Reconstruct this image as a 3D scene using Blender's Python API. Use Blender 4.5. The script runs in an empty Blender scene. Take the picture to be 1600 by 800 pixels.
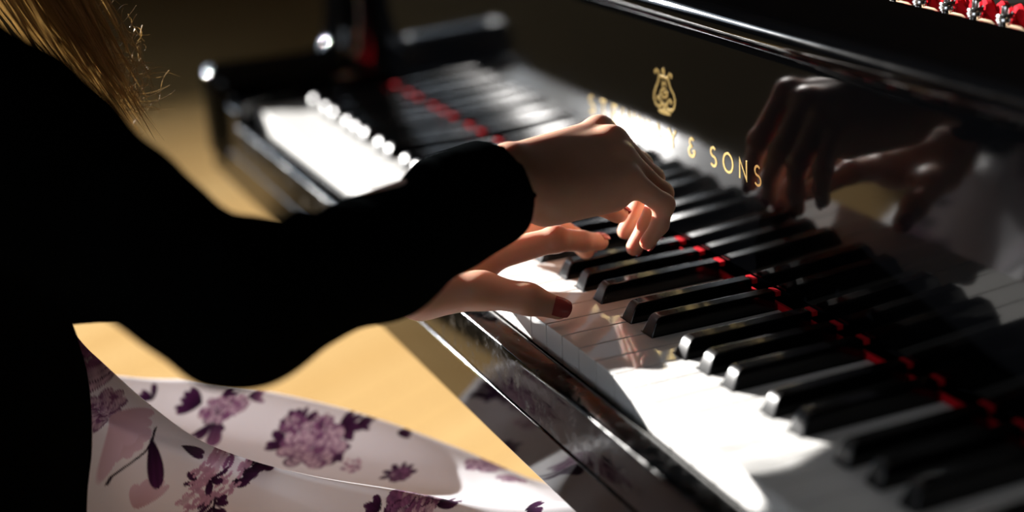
import bpy, bmesh, math, random
import numpy as np
from mathutils import Vector, Matrix

scene = bpy.context.scene
COL = scene.collection
K = 0.73                       # height of the white key tops above the floor
rnd = random.Random(7)

# ------------------------------------------------------------------ camera, light, exposure
cam_d = bpy.data.cameras.new('camera')
cam = bpy.data.objects.new('camera', cam_d)
COL.objects.link(cam)
RIGHT, DOWN, FWD = Vector((0.4239, 0.9050, -0.0361)), Vector((0.2924, -0.1745, -0.9402)), Vector((-0.8572, 0.3880, -0.3386))
mat = Matrix((RIGHT, -DOWN, -FWD)).transposed().to_4x4()
mat.translation = Vector((0.9144, -0.3944, 0.3770 + K))
cam.matrix_world = mat
cam_d.sensor_width = 36.0
cam_d.lens = 2284.1 / 1600 * 36
cam_d.clip_start = 0.02
cam_d.dof.use_dof = True
cam_d.dof.focus_distance = 0.985
cam_d.dof.aperture_fstop = 1.9
cam_d.dof.aperture_blades = 0
scene.camera = cam

scene.view_settings.view_transform = 'Standard'
scene.view_settings.look = 'None'
scene.view_settings.exposure = 0.0
scene.view_settings.gamma = 1.0
scene.view_settings.use_curve_mapping = False
scene.cycles.use_denoising = True
scene.cycles.sample_clamp_indirect = 6.0
scene.cycles.max_bounces = 10

world = bpy.data.worlds.new('world')
scene.world = world
world.use_nodes = True
world.node_tree.nodes['Background'].inputs[0].default_value = (0.55, 0.68, 0.9, 1)
world.node_tree.nodes['Background'].inputs[1].default_value = 0.6

SUN_AZ, SUN_EL = math.radians(29), math.radians(14.8)      # travel direction in plan from +x, height of the sun
sd = Vector((math.cos(SUN_AZ) * math.cos(SUN_EL), math.sin(SUN_AZ) * math.cos(SUN_EL), -math.sin(SUN_EL)))
sun_d = bpy.data.lights.new('sun', 'SUN')
sun_d.energy = 26.0
sun_d.angle = 0.0093
sun_d.color = (1.0, 0.97, 0.93)
sun = bpy.data.objects.new('sun', sun_d)
COL.objects.link(sun)
sun.rotation_euler = sd.to_track_quat('-Z', 'Y').to_euler()


def area(name, loc, sx, sy, power, color, direction):
    d = bpy.data.lights.new(name, 'AREA')
    d.shape = 'RECTANGLE'
    d.spread = math.radians(110)
    d.size, d.size_y, d.energy, d.color = sx, sy, power, color
    o = bpy.data.objects.new(name, d)
    COL.objects.link(o)
    o.location = loc
    o.rotation_euler = Vector(direction).to_track_quat('-Z', 'Y').to_euler()
    return o


area('window_and_fill_light', (-6.62, -2.4, 2.5), 4.2, 3.1, 80, (0.75, 0.87, 1.0), (1, 0, 0))
area('window_and_fill_light', (1.7, -5.12, 2.1), 3.0, 2.6, 19, (0.9, 0.95, 1.0), (0, 1, 0))  # added fill lamp behind the camera, brightens the sides facing it


# ------------------------------------------------------------------ materials
def new_mat(name):
    m = bpy.data.materials.new(name)
    m.use_nodes = True
    nt = m.node_tree
    return m, nt, nt.nodes['Principled BSDF']


def plain(name, col, rough=0.5, metal=0.0, spec=0.5, noise=0.0, nscale=60, coat=0.0):
    m, nt, b = new_mat(name)
    b.inputs['Base Color'].default_value = (*col, 1)
    b.inputs['Roughness'].default_value = rough
    b.inputs['Metallic'].default_value = metal
    b.inputs['Specular IOR Level'].default_value = spec
    if coat:
        b.inputs['Coat Weight'].default_value = coat
        b.inputs['Coat Roughness'].default_value = 0.03
    if noise:
        tc = nt.nodes.new('ShaderNodeTexCoord')
        n = nt.nodes.new('ShaderNodeTexNoise')
        n.inputs['Scale'].default_value = nscale
        n.inputs['Detail'].default_value = 4
        r = nt.nodes.new('ShaderNodeMapRange')
        r.inputs['To Min'].default_value = max(0.0, rough - noise)
        r.inputs['To Max'].default_value = rough + noise
        nt.links.new(tc.outputs['Object'], n.inputs['Vector'])
        nt.links.new(n.outputs['Fac'], r.inputs['Value'])
        nt.links.new(r.outputs['Result'], b.inputs['Roughness'])
    return m


M = {}
M['lacquer'] = plain('black_lacquer', (0.0004, 0.00045, 0.0006), 0.06, noise=0.025, nscale=40)
def handled():
    m, nt, b = new_mat('handled_lacquer')
    b.inputs['Base Color'].default_value = (0.0006, 0.0007, 0.0009, 1)
    tc = nt.nodes.new('ShaderNodeTexCoord')
    n1 = nt.nodes.new('ShaderNodeTexNoise')
    n1.inputs['Scale'].default_value = 95
    n1.inputs['Detail'].default_value = 6
    n1.inputs['Roughness'].default_value = 0.7
    cr = nt.nodes.new('ShaderNodeValToRGB')
    cr.color_ramp.elements[0].position, cr.color_ramp.elements[1].position = 0.42, 0.66
    cr.color_ramp.elements[0].color, cr.color_ramp.elements[1].color = (0.06, 0.06, 0.06, 1), (0.33, 0.33, 0.33, 1)
    nt.links.new(tc.outputs['Object'], n1.inputs['Vector'])
    nt.links.new(n1.outputs['Fac'], cr.inputs[0])
    nt.links.new(cr.outputs[0], b.inputs['Roughness'])
    return m


M['handled'] = handled()
M['ebony'] = plain('black_key', (0.0009, 0.0009, 0.0011), 0.125, noise=0.015, nscale=60)
M['ebony_satin'] = plain('black_key_satin', (0.003, 0.003, 0.0035), 0.34)
M['ivory'] = plain('white_key', (0.80, 0.79, 0.77), 0.06, noise=0.01, nscale=80)
M['brass'] = plain('brass', (0.93, 0.66, 0.24), 0.24, 1.0)
M['steel'] = plain('polished_steel', (0.75, 0.74, 0.72), 0.14, 1.0)
M['copper'] = plain('copper_wire', (0.72, 0.42, 0.22), 0.3, 1.0)
M['red'] = plain('red_felt', (0.52, 0.006, 0.014), 0.9, spec=0.1)
M['cream'] = plain('cream_felt', (0.45, 0.33, 0.22), 0.9, spec=0.1)
M['plate'] = plain('dark_bronze_plate', (0.008, 0.007, 0.005), 0.7, 0.0, spec=0.1)
M['knit'] = plain('black_knit', (0.0022, 0.0026, 0.0028), 0.95, spec=0.0)
M['wall'] = plain('dark_wall', (0.045, 0.036, 0.028), 0.8, spec=0.2)
M['wall_pale'] = plain('pale_plaster', (0.35, 0.33, 0.31), 0.9, spec=0.1)
M['ceil'] = plain('ceiling_paint', (0.10, 0.095, 0.09), 0.9, spec=0.1)
M['frame'] = plain('window_paint', (0.30, 0.29, 0.28), 0.5)
M['bench'] = plain('black_leather', (0.006, 0.006, 0.006), 0.42)


def glass_mat():
    m = bpy.data.materials.new('window_glass')
    m.use_nodes = True
    nt = m.node_tree
    nt.nodes.clear()
    o = nt.nodes.new('ShaderNodeOutputMaterial')
    mx = nt.nodes.new('ShaderNodeMixShader')
    t = nt.nodes.new('ShaderNodeBsdfTransparent')
    g = nt.nodes.new('ShaderNodeBsdfGlossy')
    g.inputs['Roughness'].default_value = 0.02
    mx.inputs[0].default_value = 0.06
    nt.links.new(t.outputs[0], mx.inputs[1])
    nt.links.new(g.outputs[0], mx.inputs[2])
    nt.links.new(mx.outputs[0], o.inputs[0])
    return m


M['glass'] = glass_mat()


def floor_mat():
    m, nt, b = new_mat('oak_floor')
    L = nt.links.new
    tc = nt.nodes.new('ShaderNodeTexCoord')
    mp = nt.nodes.new('ShaderNodeMapping')
    mp.inputs['Rotation'].default_value = (0, 0, math.radians(62))
    br = nt.nodes.new('ShaderNodeTexBrick')
    br.offset = 0.37
    br.inputs['Scale'].default_value = 1.0
    br.inputs['Brick Width'].default_value = 1.3
    br.inputs['Row Height'].default_value = 0.085
    br.inputs['Mortar Size'].default_value = 0.0012
    br.inputs['Color1'].default_value = (0.56, 0.375, 0.165, 1)
    br.inputs['Color2'].default_value = (0.50, 0.32, 0.13, 1)
    br.inputs['Mortar'].default_value = (0.2, 0.11, 0.04, 1)
    mp2 = nt.nodes.new('ShaderNodeMapping')
    mp2.inputs['Rotation'].default_value = (0, 0, math.radians(62))
    mp2.inputs['Scale'].default_value = (3, 40, 1)
    n = nt.nodes.new('ShaderNodeTexNoise')
    n.inputs['Scale'].default_value = 1.6
    n.inputs['Detail'].default_value = 5
    mix = nt.nodes.new('ShaderNodeMix')
    mix.data_type = 'RGBA'
    mix.blend_type = 'MULTIPLY'
    mix.inputs[0].default_value = 0.35
    cr = nt.nodes.new('ShaderNodeValToRGB')
    cr.color_ramp.elements[0].color = (0.62, 0.55, 0.45, 1)
    cr.color_ramp.elements[1].color = (1.1, 1.1, 1.1, 1)
    L(tc.outputs['Object'], mp.inputs[0])
    L(mp.outputs[0], br.inputs[0])
    L(tc.outputs['Object'], mp2.inputs[0])
    L(mp2.outputs[0], n.inputs['Vector'])
    L(n.outputs['Fac'], cr.inputs[0])
    L(br.outputs['Color'], mix.inputs[6])
    L(cr.outputs[0], mix.inputs[7])
    L(mix.outputs[2], b.inputs['Base Color'])
    b.inputs['Roughness'].default_value = 0.9
    b.inputs['Specular IOR Level'].default_value = 0.0
    return m


M['floor'] = floor_mat()


def skin_mat():
    m, nt, b = new_mat('skin')
    tc = nt.nodes.new('ShaderNodeTexCoord')
    n = nt.nodes.new('ShaderNodeTexNoise')
    n.inputs['Scale'].default_value = 45
    n.inputs['Detail'].default_value = 3
    cr = nt.nodes.new('ShaderNodeValToRGB')
    cr.color_ramp.elements[0].color = (0.50, 0.265, 0.18, 1)
    cr.color_ramp.elements[1].color = (0.60, 0.345, 0.245, 1)
    nt.links.new(tc.outputs['Object'], n.inputs['Vector'])
    nt.links.new(n.outputs['Fac'], cr.inputs[0])
    nt.links.new(cr.outputs[0], b.inputs['Base Color'])
    b.inputs['Roughness'].default_value = 0.48
    b.inputs['Specular IOR Level'].default_value = 0.35
    b.inputs['Subsurface Weight'].default_value = 0.75
    b.inputs['Subsurface Radius'].default_value = (1.0, 0.22, 0.10)
    b.inputs['Subsurface Scale'].default_value = 0.009
    n2 = nt.nodes.new('ShaderNodeTexNoise')
    n2.inputs['Scale'].default_value = 700
    n2.inputs['Detail'].default_value = 2
    bp = nt.nodes.new('ShaderNodeBump')
    bp.inputs['Strength'].default_value = 0.12
    bp.inputs['Distance'].default_value = 0.0006
    nt.links.new(tc.outputs['Object'], n2.inputs['Vector'])
    nt.links.new(n2.outputs['Fac'], bp.inputs['Height'])
    nt.links.new(bp.outputs[0], b.inputs['Normal'])
    return m


M['skin'] = skin_mat()
M['nail'] = plain('nail', (0.30, 0.055, 0.05), 0.2)
M['lip'] = plain('lip', (0.55, 0.2, 0.18), 0.4)
M['brow'] = plain('brow_hair', (0.10, 0.06, 0.03), 0.6)


def hair_mat():
    m, nt, b = new_mat('blond_hair')
    tc = nt.nodes.new('ShaderNodeTexCoord')
    n = nt.nodes.new('ShaderNodeTexNoise')
    n.inputs['Scale'].default_value = 60
    cr = nt.nodes.new('ShaderNodeValToRGB')
    cr.color_ramp.elements[0].color = (0.30, 0.21, 0.10, 1)
    cr.color_ramp.elements[1].color = (0.70, 0.55, 0.32, 1)
    nt.links.new(tc.outputs['Object'], n.inputs['Vector'])
    nt.links.new(n.outputs['Fac'], cr.inputs[0])
    nt.links.new(cr.outputs[0], b.inputs['Base Color'])
    b.inputs['Roughness'].default_value = 0.38
    tr = nt.nodes.new('ShaderNodeBsdfTranslucent')
    nt.links.new(cr.outputs[0], tr.inputs[0])
    mx = nt.nodes.new('ShaderNodeMixShader')
    mx.inputs[0].default_value = 0.6
    out = nt.nodes['Material Output']
    nt.links.new(b.outputs[0], mx.inputs[1])
    nt.links.new(tr.outputs[0], mx.inputs[2])
    nt.links.new(mx.outputs[0], out.inputs[0])
    return m


M['hair'] = hair_mat()


def skirt_mat():
    m, nt, b = new_mat('floral_satin')
    a = nt.nodes.new('ShaderNodeAttribute')
    a.attribute_name = 'print'
    nt.links.new(a.outputs['Color'], b.inputs['Base Color'])
    b.inputs['Roughness'].default_value = 0.42
    b.inputs['Specular IOR Level'].default_value = 0.4
    tr = nt.nodes.new('ShaderNodeBsdfTranslucent')
    nt.links.new(a.outputs['Color'], tr.inputs[0])
    mx = nt.nodes.new('ShaderNodeMixShader')
    mx.inputs[0].default_value = 0.4
    out = nt.nodes['Material Output']
    nt.links.new(b.outputs[0], mx.inputs[1])
    nt.links.new(tr.outputs[0], mx.inputs[2])
    nt.links.new(mx.outputs[0], out.inputs[0])
    return m


M['skirt'] = skirt_mat()


# ------------------------------------------------------------------ mesh helpers
class MB:
    """collects vertices and faces of one mesh; z values are given above the key tops and lifted by K"""

    def __init__(s):
        s.v, s.f = [], []

    def add(s, vs, fs):
        o = len(s.v)
        s.v += [tuple(x) for x in vs]
        s.f += [tuple(i + o for i in f) for f in fs]
        return s

    def box(s, x0, x1, y0, y1, z0, z1):
        return s.add([(x, y, z) for z in (z0, z1) for y in (y0, y1) for x in (x0, x1)],
                     [(0, 2, 3, 1), (4, 5, 7, 6), (0, 1, 5, 4), (2, 6, 7, 3), (0, 4, 6, 2), (1, 3, 7, 5)])

    def hexa(s, p):            # bottom 4 ccw, top 4 ccw
        return s.add(p, [(3, 2, 1, 0), (4, 5, 6, 7), (0, 1, 5, 4), (1, 2, 6, 5), (2, 3, 7, 6), (3, 0, 4, 7)])

    def prism(s, poly, a, b, axis='z'):
        n = len(poly)
        mk = {'z': lambda p, t: (p[0], p[1], t), 'x': lambda p, t: (t, p[0], p[1]), 'y': lambda p, t: (p[0], t, p[1])}[axis]
        vs = [mk(p, a) for p in poly] + [mk(p, b) for p in poly]
        fs = [tuple(range(n))[::-1], tuple(range(n, 2 * n))]
        fs += [(i, (i + 1) % n, n + (i + 1) % n, n + i) for i in range(n)]
        return s.add(vs, fs)

    def tube(s, pts, rad, seg=10, cap=True):
        pts = [Vector(p) for p in pts]
        n = len(pts)
        rads = rad if isinstance(rad, (list, tuple)) else [rad] * n
        up = None
        vs = []
        for i, p in enumerate(pts):
            t = (pts[min(i + 1, n - 1)] - pts[max(i - 1, 0)]).normalized()
            if up is None:
                up = t.orthogonal().normalized()
            up = (up - t * up.dot(t)).normalized()
            w = t.cross(up)
            for k in range(seg):
                a = 2 * math.pi * k / seg
                vs.append(p + (up * math.cos(a) + w * math.sin(a)) * rads[i])
        fs = []
        for i in range(n - 1):
            for k in range(seg):
                k2 = (k + 1) % seg
                fs.append((i * seg + k, i * seg + k2, (i + 1) * seg + k2, (i + 1) * seg + k))
        if cap:
            fs.append(tuple(range(seg))[::-1])
            fs.append(tuple(range((n - 1) * seg, n * seg)))
        return s.add(vs, fs)

    def lathe(s, prof, c, seg=24):
        """prof: (radius, z) bottom to top about the vertical through c"""
        vs = []
        for r, z in prof:
            for k in range(seg):
                a = 2 * math.pi * k / seg
                vs.append((c[0] + r * math.cos(a), c[1] + r * math.sin(a), z))
        fs = []
        n = len(prof)
        for i in range(n - 1):
            for k in range(seg):
                k2 = (k + 1) % seg
                fs.append((i * seg + k, i * seg + k2, (i + 1) * seg + k2, (i + 1) * seg + k))
        fs.append(tuple(range(seg))[::-1])
        fs.append(tuple(range((n - 1) * seg, n * seg)))
        return s.add(vs, fs)

    def build(s, name, m, parent=None, bevel=0, segs=2, smooth=True, lift=True):
        me = bpy.data.meshes.new(name)
        dz = K if lift else 0
        me.from_pydata([(x, y, z + dz) for x, y, z in s.v], [], s.f)
        me.update()
        bm = bmesh.new()
        bm.from_mesh(me)
        bmesh.ops.recalc_face_normals(bm, faces=bm.faces)
        bm.to_mesh(me)
        bm.free()
        me.materials.append(m)
        o = bpy.data.objects.new(name, me)
        COL.objects.link(o)
        if smooth:
            me.polygons.foreach_set('use_smooth', [True] * len(me.polygons))
            me.set_sharp_from_angle(angle=math.radians(40))
        if bevel:
            b = o.modifiers.new('bevel', 'BEVEL')
            b.width, b.segments, b.limit_method, b.angle_limit = bevel, segs, 'ANGLE', math.radians(35)
            b.harden_normals = True
        if parent is not None:
            adopt(o, parent)
        return o


def adopt(o, parent):
    o.parent = parent
    o.matrix_parent_inverse = Matrix.Translation(-world_loc(parent))


def world_loc(o):
    return Vector(o['_loc']) if '_loc' in o else Vector((0, 0, 0))


def empty(name, loc):
    o = bpy.data.objects.new(name, None)
    COL.objects.link(o)
    o.location = loc
    o['_loc'] = tuple(loc)
    o.empty_display_size = 0.1
    return o


def tag(o, label, cat, group=None):
    o['label'], o['category'] = label, cat
    if group:
        o['group'] = group


def structure(o):
    o['kind'] = 'structure'
    return o


# ------------------------------------------------------------------ room
XL, XR, YB, YF, HT = -6.5, 3.6, -5.0, 4.2, 5.0
Fz = -K
structure(MB().box(XL, XR, YB, YF, -0.1, 0).build('floor', M['floor'], lift=False, smooth=False))
structure(MB().box(XL, XR, YB, YF, HT, HT + 0.1).build('ceiling', M['ceil'], lift=False, smooth=False))
structure(MB().box(XR, XR + 0.1, YB, YF, 0, HT).build('wall_right', M['wall'], lift=False, smooth=False))
structure(MB().box(XL, XR, YF, YF + 0.1, 0, HT).build('wall_front', M['wall'], lift=False, smooth=False))


def wall_with_windows(name, a0, a1, wins, put, m):
    """wins: (from, to, sill, head) along the wall; put maps (along, depth, z) ranges to a box"""
    wb = MB()
    at = a0
    for w0, w1, z0, z1 in wins:
        put(wb, at, w0, 0, 0.1, 0, HT)
        put(wb, w0, w1, 0, 0.1, 0, z0)
        put(wb, w0, w1, 0, 0.1, z1, HT)
        at = w1
    put(wb, at, a1, 0, 0.1, 0, HT)
    structure(wb.build(name, m, lift=False, smooth=False))


def put_left(mb, a, b, d0, d1, z0, z1):
    mb.box(XL - d1, XL - d0, a, b, z0, z1)


def put_back(mb, a, b, d0, d1, z0, z1):
    mb.box(a, b, YB - d1, YB - d0, z0, z1)


WIN_L = [(-4.5, -2.90, 1.38, 4.1), (-2.85, -0.3, 0.78, 4.1)]  # first sill raised to keep sun off the floor mirrored in the fallboard
WIN_FILL = [(0.2, 3.2, 0.8, 3.4)]  # unseen window added around the fill lamp
wall_with_windows('wall_left', YB, YF, WIN_L, put_left, M['wall'])
wall_with_windows('wall_back', XL, XR, WIN_FILL, put_back, M['wall_pale'])
for i, (put, (a, b, z0, z1)) in enumerate([(put_left, WIN_L[0]), (put_left, WIN_L[1]), (put_back, WIN_FILL[0])]):  # the last one is the added fill window
    g = MB()
    put(g, a, b, 0.054, 0.058, z0, z1)
    w = structure(g.build('window_%d' % (i + 1), M['glass'], lift=False, smooth=False))
    fr = MB()
    for q in (a, b - 0.04):
        put(fr, q, q + 0.04, 0.01, 0.09, z0, z1)
    for q in (z0, z1 - 0.05):
        put(fr, a, b, 0.01, 0.09, q, q + 0.05)
    if i == 0:
        put(fr, a, -4.08, 0.02, 0.08, 1.38, 1.95)  # added solid panel, shades the floor that the fallboard mirrors
    else:
        put(fr, a, b, 0.02, 0.08, 2.9, 2.925)
    if i == 1:                                   # added unseen slats, thinning the sun so the far floor darkens gradually
        for k in range(15):
            zc = z0 + 0.05 + 0.032 * k
            hh = 0.0135 * (1 - k / 15) ** 0.8
            put(fr, a + 0.03, b - 0.03, 0.015, 0.025, zc - hh, zc + hh)
    f = fr.build('window_frame', M['frame'], lift=False, smooth=False)  # mesh also holds the added panel and slats
    f.parent = w

# ------------------------------------------------------------------ grand piano
piano = empty('grand_piano', (0, 0.6, 0))
tag(piano, 'glossy black grand piano with open keyboard and brass lettering on its fallboard', 'piano')
W = 0.0235
KEYZ = -0.021

OFF = {1: -0.0022, 2: 0.0022, 4: -0.0035, 5: 0.0, 6: 0.0035}      # C# D# F# G# A# against the joint of the white keys
black = {}
for j in range(1, 52):
    deg = (j - 2) % 7                                              # 0 = joint B|C
    if deg in OFF:
        black[j] = (j - 26) * W + OFF[deg]
for i in range(52):
    x0, x1 = (i - 26) * W + 0.00045, (i - 25) * W - 0.00045
    xl = black[i] + 0.0074 if i in black else x0
    xr = black[i + 1] - 0.0074 if i + 1 in black else x1
    poly = [(x0, 0), (x1, 0)]
    if xr < x1:
        poly += [(x1, 0.0495), (xr, 0.0495)]
    poly += [(xr, 0.1485), (xl, 0.1485)]
    if xl > x0:
        poly += [(xl, 0.0495), (x0, 0.0495)]
    MB().prism(poly, KEYZ, 0).build('white_key', M['ivory'], piano, bevel=0.0006)

HB = 0.0125
for j, bx in black.items():
    b = MB()
    # rounded playing edge: a profile in (y, z) swept over a waist narrowing upward
    prof = [(0.0500, -0.006), (0.0500, 0.0005), (0.0534, 0.0078), (0.0543, 0.0096), (0.0558, 0.0115), (0.0580, HB), (0.1472, HB), (0.1472, -0.006)]
    vs, n = [], len(prof)
    for sgn in (-1, 1):
        for (y, z) in prof:
            hw = 0.0068 - 0.0019 * max(0, z) / HB
            vs.append((bx + sgn * hw, y, z))
    fs = [tuple(range(n)), tuple(range(n, 2 * n))[::-1]] + [(i, n + i, n + (i + 1) % n, (i + 1) % n) for i in range(n)]
    b.add(vs, fs)
    bk = b.build('black_key', M['ebony'], piano, bevel=0.0013, segs=3)
    bk.data.materials.append(M['ebony_satin'])          # the playing edge is less polished than the top
    for f in bk.data.polygons:
        if f.center.y < 0.0570 and abs(f.normal.x) < 0.5:
            f.material_index = 1

# key slip, key bed, key blocks
slip = [(-0.006, -0.016), (-0.0085, -0.0145), (-0.021, -0.0155), (-0.0245, -0.0175), (-0.0255, -0.021), (-0.0255, -0.0525), (-0.006, -0.0525)]
MB().prism(slip, -0.6122, 0.6122, 'x').build('key_slip', M['handled'], piano, bevel=0.0006)
MB().box(-0.735, 0.735, -0.0262, 0.30, -0.092, -0.0537).build('key_bed', M['lacquer'], piano, bevel=0.0012)
MB().box(-0.612, 0.612, 0.004, 0.30, -0.0535, -0.024).build('key_frame', M['lacquer'], piano)
for s in (-1, 1):
    x0, x1 = sorted((s * 0.6125, s * 0.6555))
    kb = MB().prism([(-0.0245, -0.0535), (0.150, -0.0535), (0.150, 0.012), (0.006, 0.010), (-0.012, 0.007), (-0.0245, -0.002)], x0, x1, 'x')
    kb.build('key_block', M['lacquer'], piano, bevel=0.002)

# arms of the case: scooped profile
for s in (-1, 1):
    x0, x1 = sorted((s * 0.656, s * 0.738))
    prof = [(-0.0375, -0.060), (-0.0375, 0.015), (-0.0360, 0.025), (-0.0320, 0.032), (-0.0250, 0.0355), (0.000, 0.036), (0.050, 0.036), (0.090, 0.037), (0.103, 0.041),
            (0.109, 0.050), (0.1115, 0.070), (0.1125, 0.110), (0.1135, 0.160), (0.117, 0.180), (0.126, 0.193), (0.140, 0.199), (0.160, 0.200), (0.299, 0.200)]
    m, nt_a = len(prof), 15
    ab = MB()
    vs = []
    for k in range(nt_a):
        t = -1 + 2 * k / (nt_a - 1)
        drop = 0.030 * (1 - math.sqrt(max(0.0, 1 - t * t)))
        for i, (y, z) in enumerate(prof):
            a0, a1 = Vector(prof[max(i - 1, 0)]), Vector(prof[min(i + 1, m - 1)])
            d = (a1 - a0).normalized()
            y2, z2 = y + d.y * drop, z - d.x * drop          # sunk along the inward normal: a rounded back
            vs.append((x0 + (x1 - x0) * (t + 1) / 2, y2 if i < m - 1 else y, z2))
    fs = []
    for k in range(nt_a - 1):
        for i in range(m - 1):
            fs.append((k * m + i, k * m + i + 1, (k + 1) * m + i + 1, (k + 1) * m + i))
    n0 = len(vs)
    for x in (x0, x1):
        vs += [(x, -0.0215, -0.092), (x, 0.299, -0.092)]
    L0, L1 = 0, (nt_a - 1) * m
    fs.append(tuple([n0] + [L0 + i for i in range(m)] + [n0 + 1]))
    fs.append(tuple([n0 + 3] + [L1 + i for i in range(m - 1, -1, -1)] + [n0 + 2]))
    fs.append(tuple([n0, n0 + 2] + [k * m for k in range(nt_a - 1, -1, -1)]))
    fs.append(tuple([n0 + 1] + [k * m + m - 1 for k in range(nt_a)] + [n0 + 3]))
    fs.append((n0, n0 + 1, n0 + 3, n0 + 2))
    ab.add(vs, fs)
    ab.build('case_arm', M['lacquer'], piano)

# fallboard, leaning two degrees toward the player
TH = math.radians(2)


def FB(x, h, out=0.0):
    return (x, 0.152 - math.sin(TH) * h - math.cos(TH) * out, 0.0135 + math.cos(TH) * h - math.sin(TH) * out)


fb_prof = [FB(0, 0)[1:], FB(0, 0.156)[1:]]
cy, cz, r = 0.1525, 0.1845, 0.0125
nose = []
for k in range(13):
    a = math.radians(235 - k * 12)
    nose.append((cy + r * math.cos(a), cz + r * math.sin(a)))
fb_prof += [(0.1500, 0.1725)] + nose + [(0.172, 0.1972), (0.2, 0.1985), (0.234, 0.1995), (0.2405, 0.1985), (0.2405, 0.172), (0.172, 0.170), (0.170, 0.0135)]
fall = MB().prism(fb_prof, -0.653, 0.653, 'x').build('fallboard', M['lacquer'], piano)
fall.data.set_sharp_from_angle(angle=math.radians(50))
nf = MB().box(-0.611, 0.611, 0.1495, 0.1519, -0.004, 0.0035)
for bx in black.values():
    nf.box(bx - 0.0046, bx + 0.0046, 0.1480, 0.1519, 0.0085, 0.0119)
nf.build('name_board_felt', M['red'], piano)

# brass inlay: lettering and lyre emblem
def ribbon(mb, pts, w, y_out=0.00025):
    """flat stroke of constant width along a polyline of (x, h) on the fallboard"""
    P = [Vector(p) for p in pts]
    closed = (P[0] - P[-1]).length < 1e-6 and len(P) > 3
    n = len(P)
    L, R = [], []
    for i in range(n):
        if closed:
            a, b = P[(i - 1) % (n - 1)], P[(i + 1) % (n - 1)]
            t = (b - a).normalized()
            nn = Vector((-t.y, t.x))
            m = 1.0
        else:
            t0 = (P[i] - P[i - 1]).normalized() if i > 0 else None
            t1 = (P[i + 1] - P[i]).normalized() if i < n - 1 else None
            t = ((t0 or t1) + (t1 or t0)).normalized()
            nn = Vector((-t.y, t.x))
            m = 1 / max(0.45, abs(nn.dot(Vector((-(t0 or t1).y, (t0 or t1).x)))))
        L.append(P[i] + nn * w / 2 * m)
        R.append(P[i] - nn * w / 2 * m)
    vs = [FB(p.x, p.y, y_out) for p in L] + [FB(p.x, p.y, y_out) for p in R]
    vs += [FB(p.x, p.y, -0.0003) for p in L] + [FB(p.x, p.y, -0.0003) for p in R]
    fs = []
    for i in range(n - 1):
        fs += [(i, i + 1, n + i + 1, n + i), (2 * n + i, 3 * n + i, 3 * n + i + 1, 2 * n + i + 1),
               (i, 2 * n + i, 2 * n + i + 1, i + 1), (n + i, n + i + 1, 3 * n + i + 1, 3 * n + i)]
    if not closed:
        fs += [(0, n, 3 * n, 2 * n), (n - 1, 3 * n - 1, 4 * n - 1, 2 * n - 1)]
    mb.add(vs, fs)


def arc(cx, cy, rx, ry, a0, a1, n=14):
    return [(cx + rx * math.cos(math.radians(a0 + (a1 - a0) * i / n)), cy + ry * math.sin(math.radians(a0 + (a1 - a0) * i / n))) for i in range(n + 1)]


GL = {  # strokes in a unit em: x centred on 0 (in units of letter height), y 0..1
    'S': [arc(0.0, 0.735, 0.235, 0.225, 40, 270, 14) + arc(0.0, 0.265, 0.265, 0.245, 90, -145, 16)[1:]],
    'T': [[(-0.32, 0.95), (0.32, 0.95)], [(0, 0.95), (0, 0)]],
    'E': [[(0.26, 0.95), (-0.2, 0.95), (-0.2, 0.05), (0.26, 0.05)], [(-0.2, 0.52), (0.2, 0.52)]],
    'I': [[(0, 0), (0, 1)]],
    'N': [[(-0.3, 0), (-0.3, 0.97), (0.3, 0.03), (0.3, 1)]],
    'W': [[(-0.52, 1), (-0.27, 0.03), (0, 0.9), (0.27, 0.03), (0.52, 1)]],
    'A': [[(-0.37, 0), (0, 0.95), (0.37, 0)], [(-0.24, 0.32), (0.24, 0.32)]],
    'Y': [[(-0.36, 1), (0, 0.5), (0.36, 1)], [(0, 0.5), (0, 0)]],
    'O': [arc(0, 0.5, 0.43, 0.47, 0, 360, 30)],
    '&': [arc(0.02, 0.76, 0.19, 0.2, 30, 250, 12) + [(0.06, 0.54)], [(0.06, 0.54)] + arc(0.0, 0.27, 0.28, 0.25, 100, 370, 16) + [(0.18, 0.33), (0.34, 0.33)]],
}
for ch, x in zip('STEINWAY&SONS', (-0.1172, -0.0973, -0.0785, -0.0655, -0.0515, -0.0322, -0.0108, 0.0097, 0.0368, 0.0659, 0.0848, 0.1036, 0.1212)):
    let = MB()
    for st in GL[ch]:
        ribbon(let, [(x + px * 0.0138, 0.0665 + py * 0.0145) for px, py in st], 0.0017)
    lt = let.build('letter', M['brass'], piano, smooth=False)
    lt.parent = fall
    lt.matrix_parent_inverse = Matrix.Identity(4)

em = MB()


def E_(cx, cy):
    return ((cx - (300 + 0.035 * (cy - 165))) * 0.00012, 0.139 - 0.0135 - (cy - 130 - 0.40 * (cx - 300)) * 0.0000617)


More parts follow.
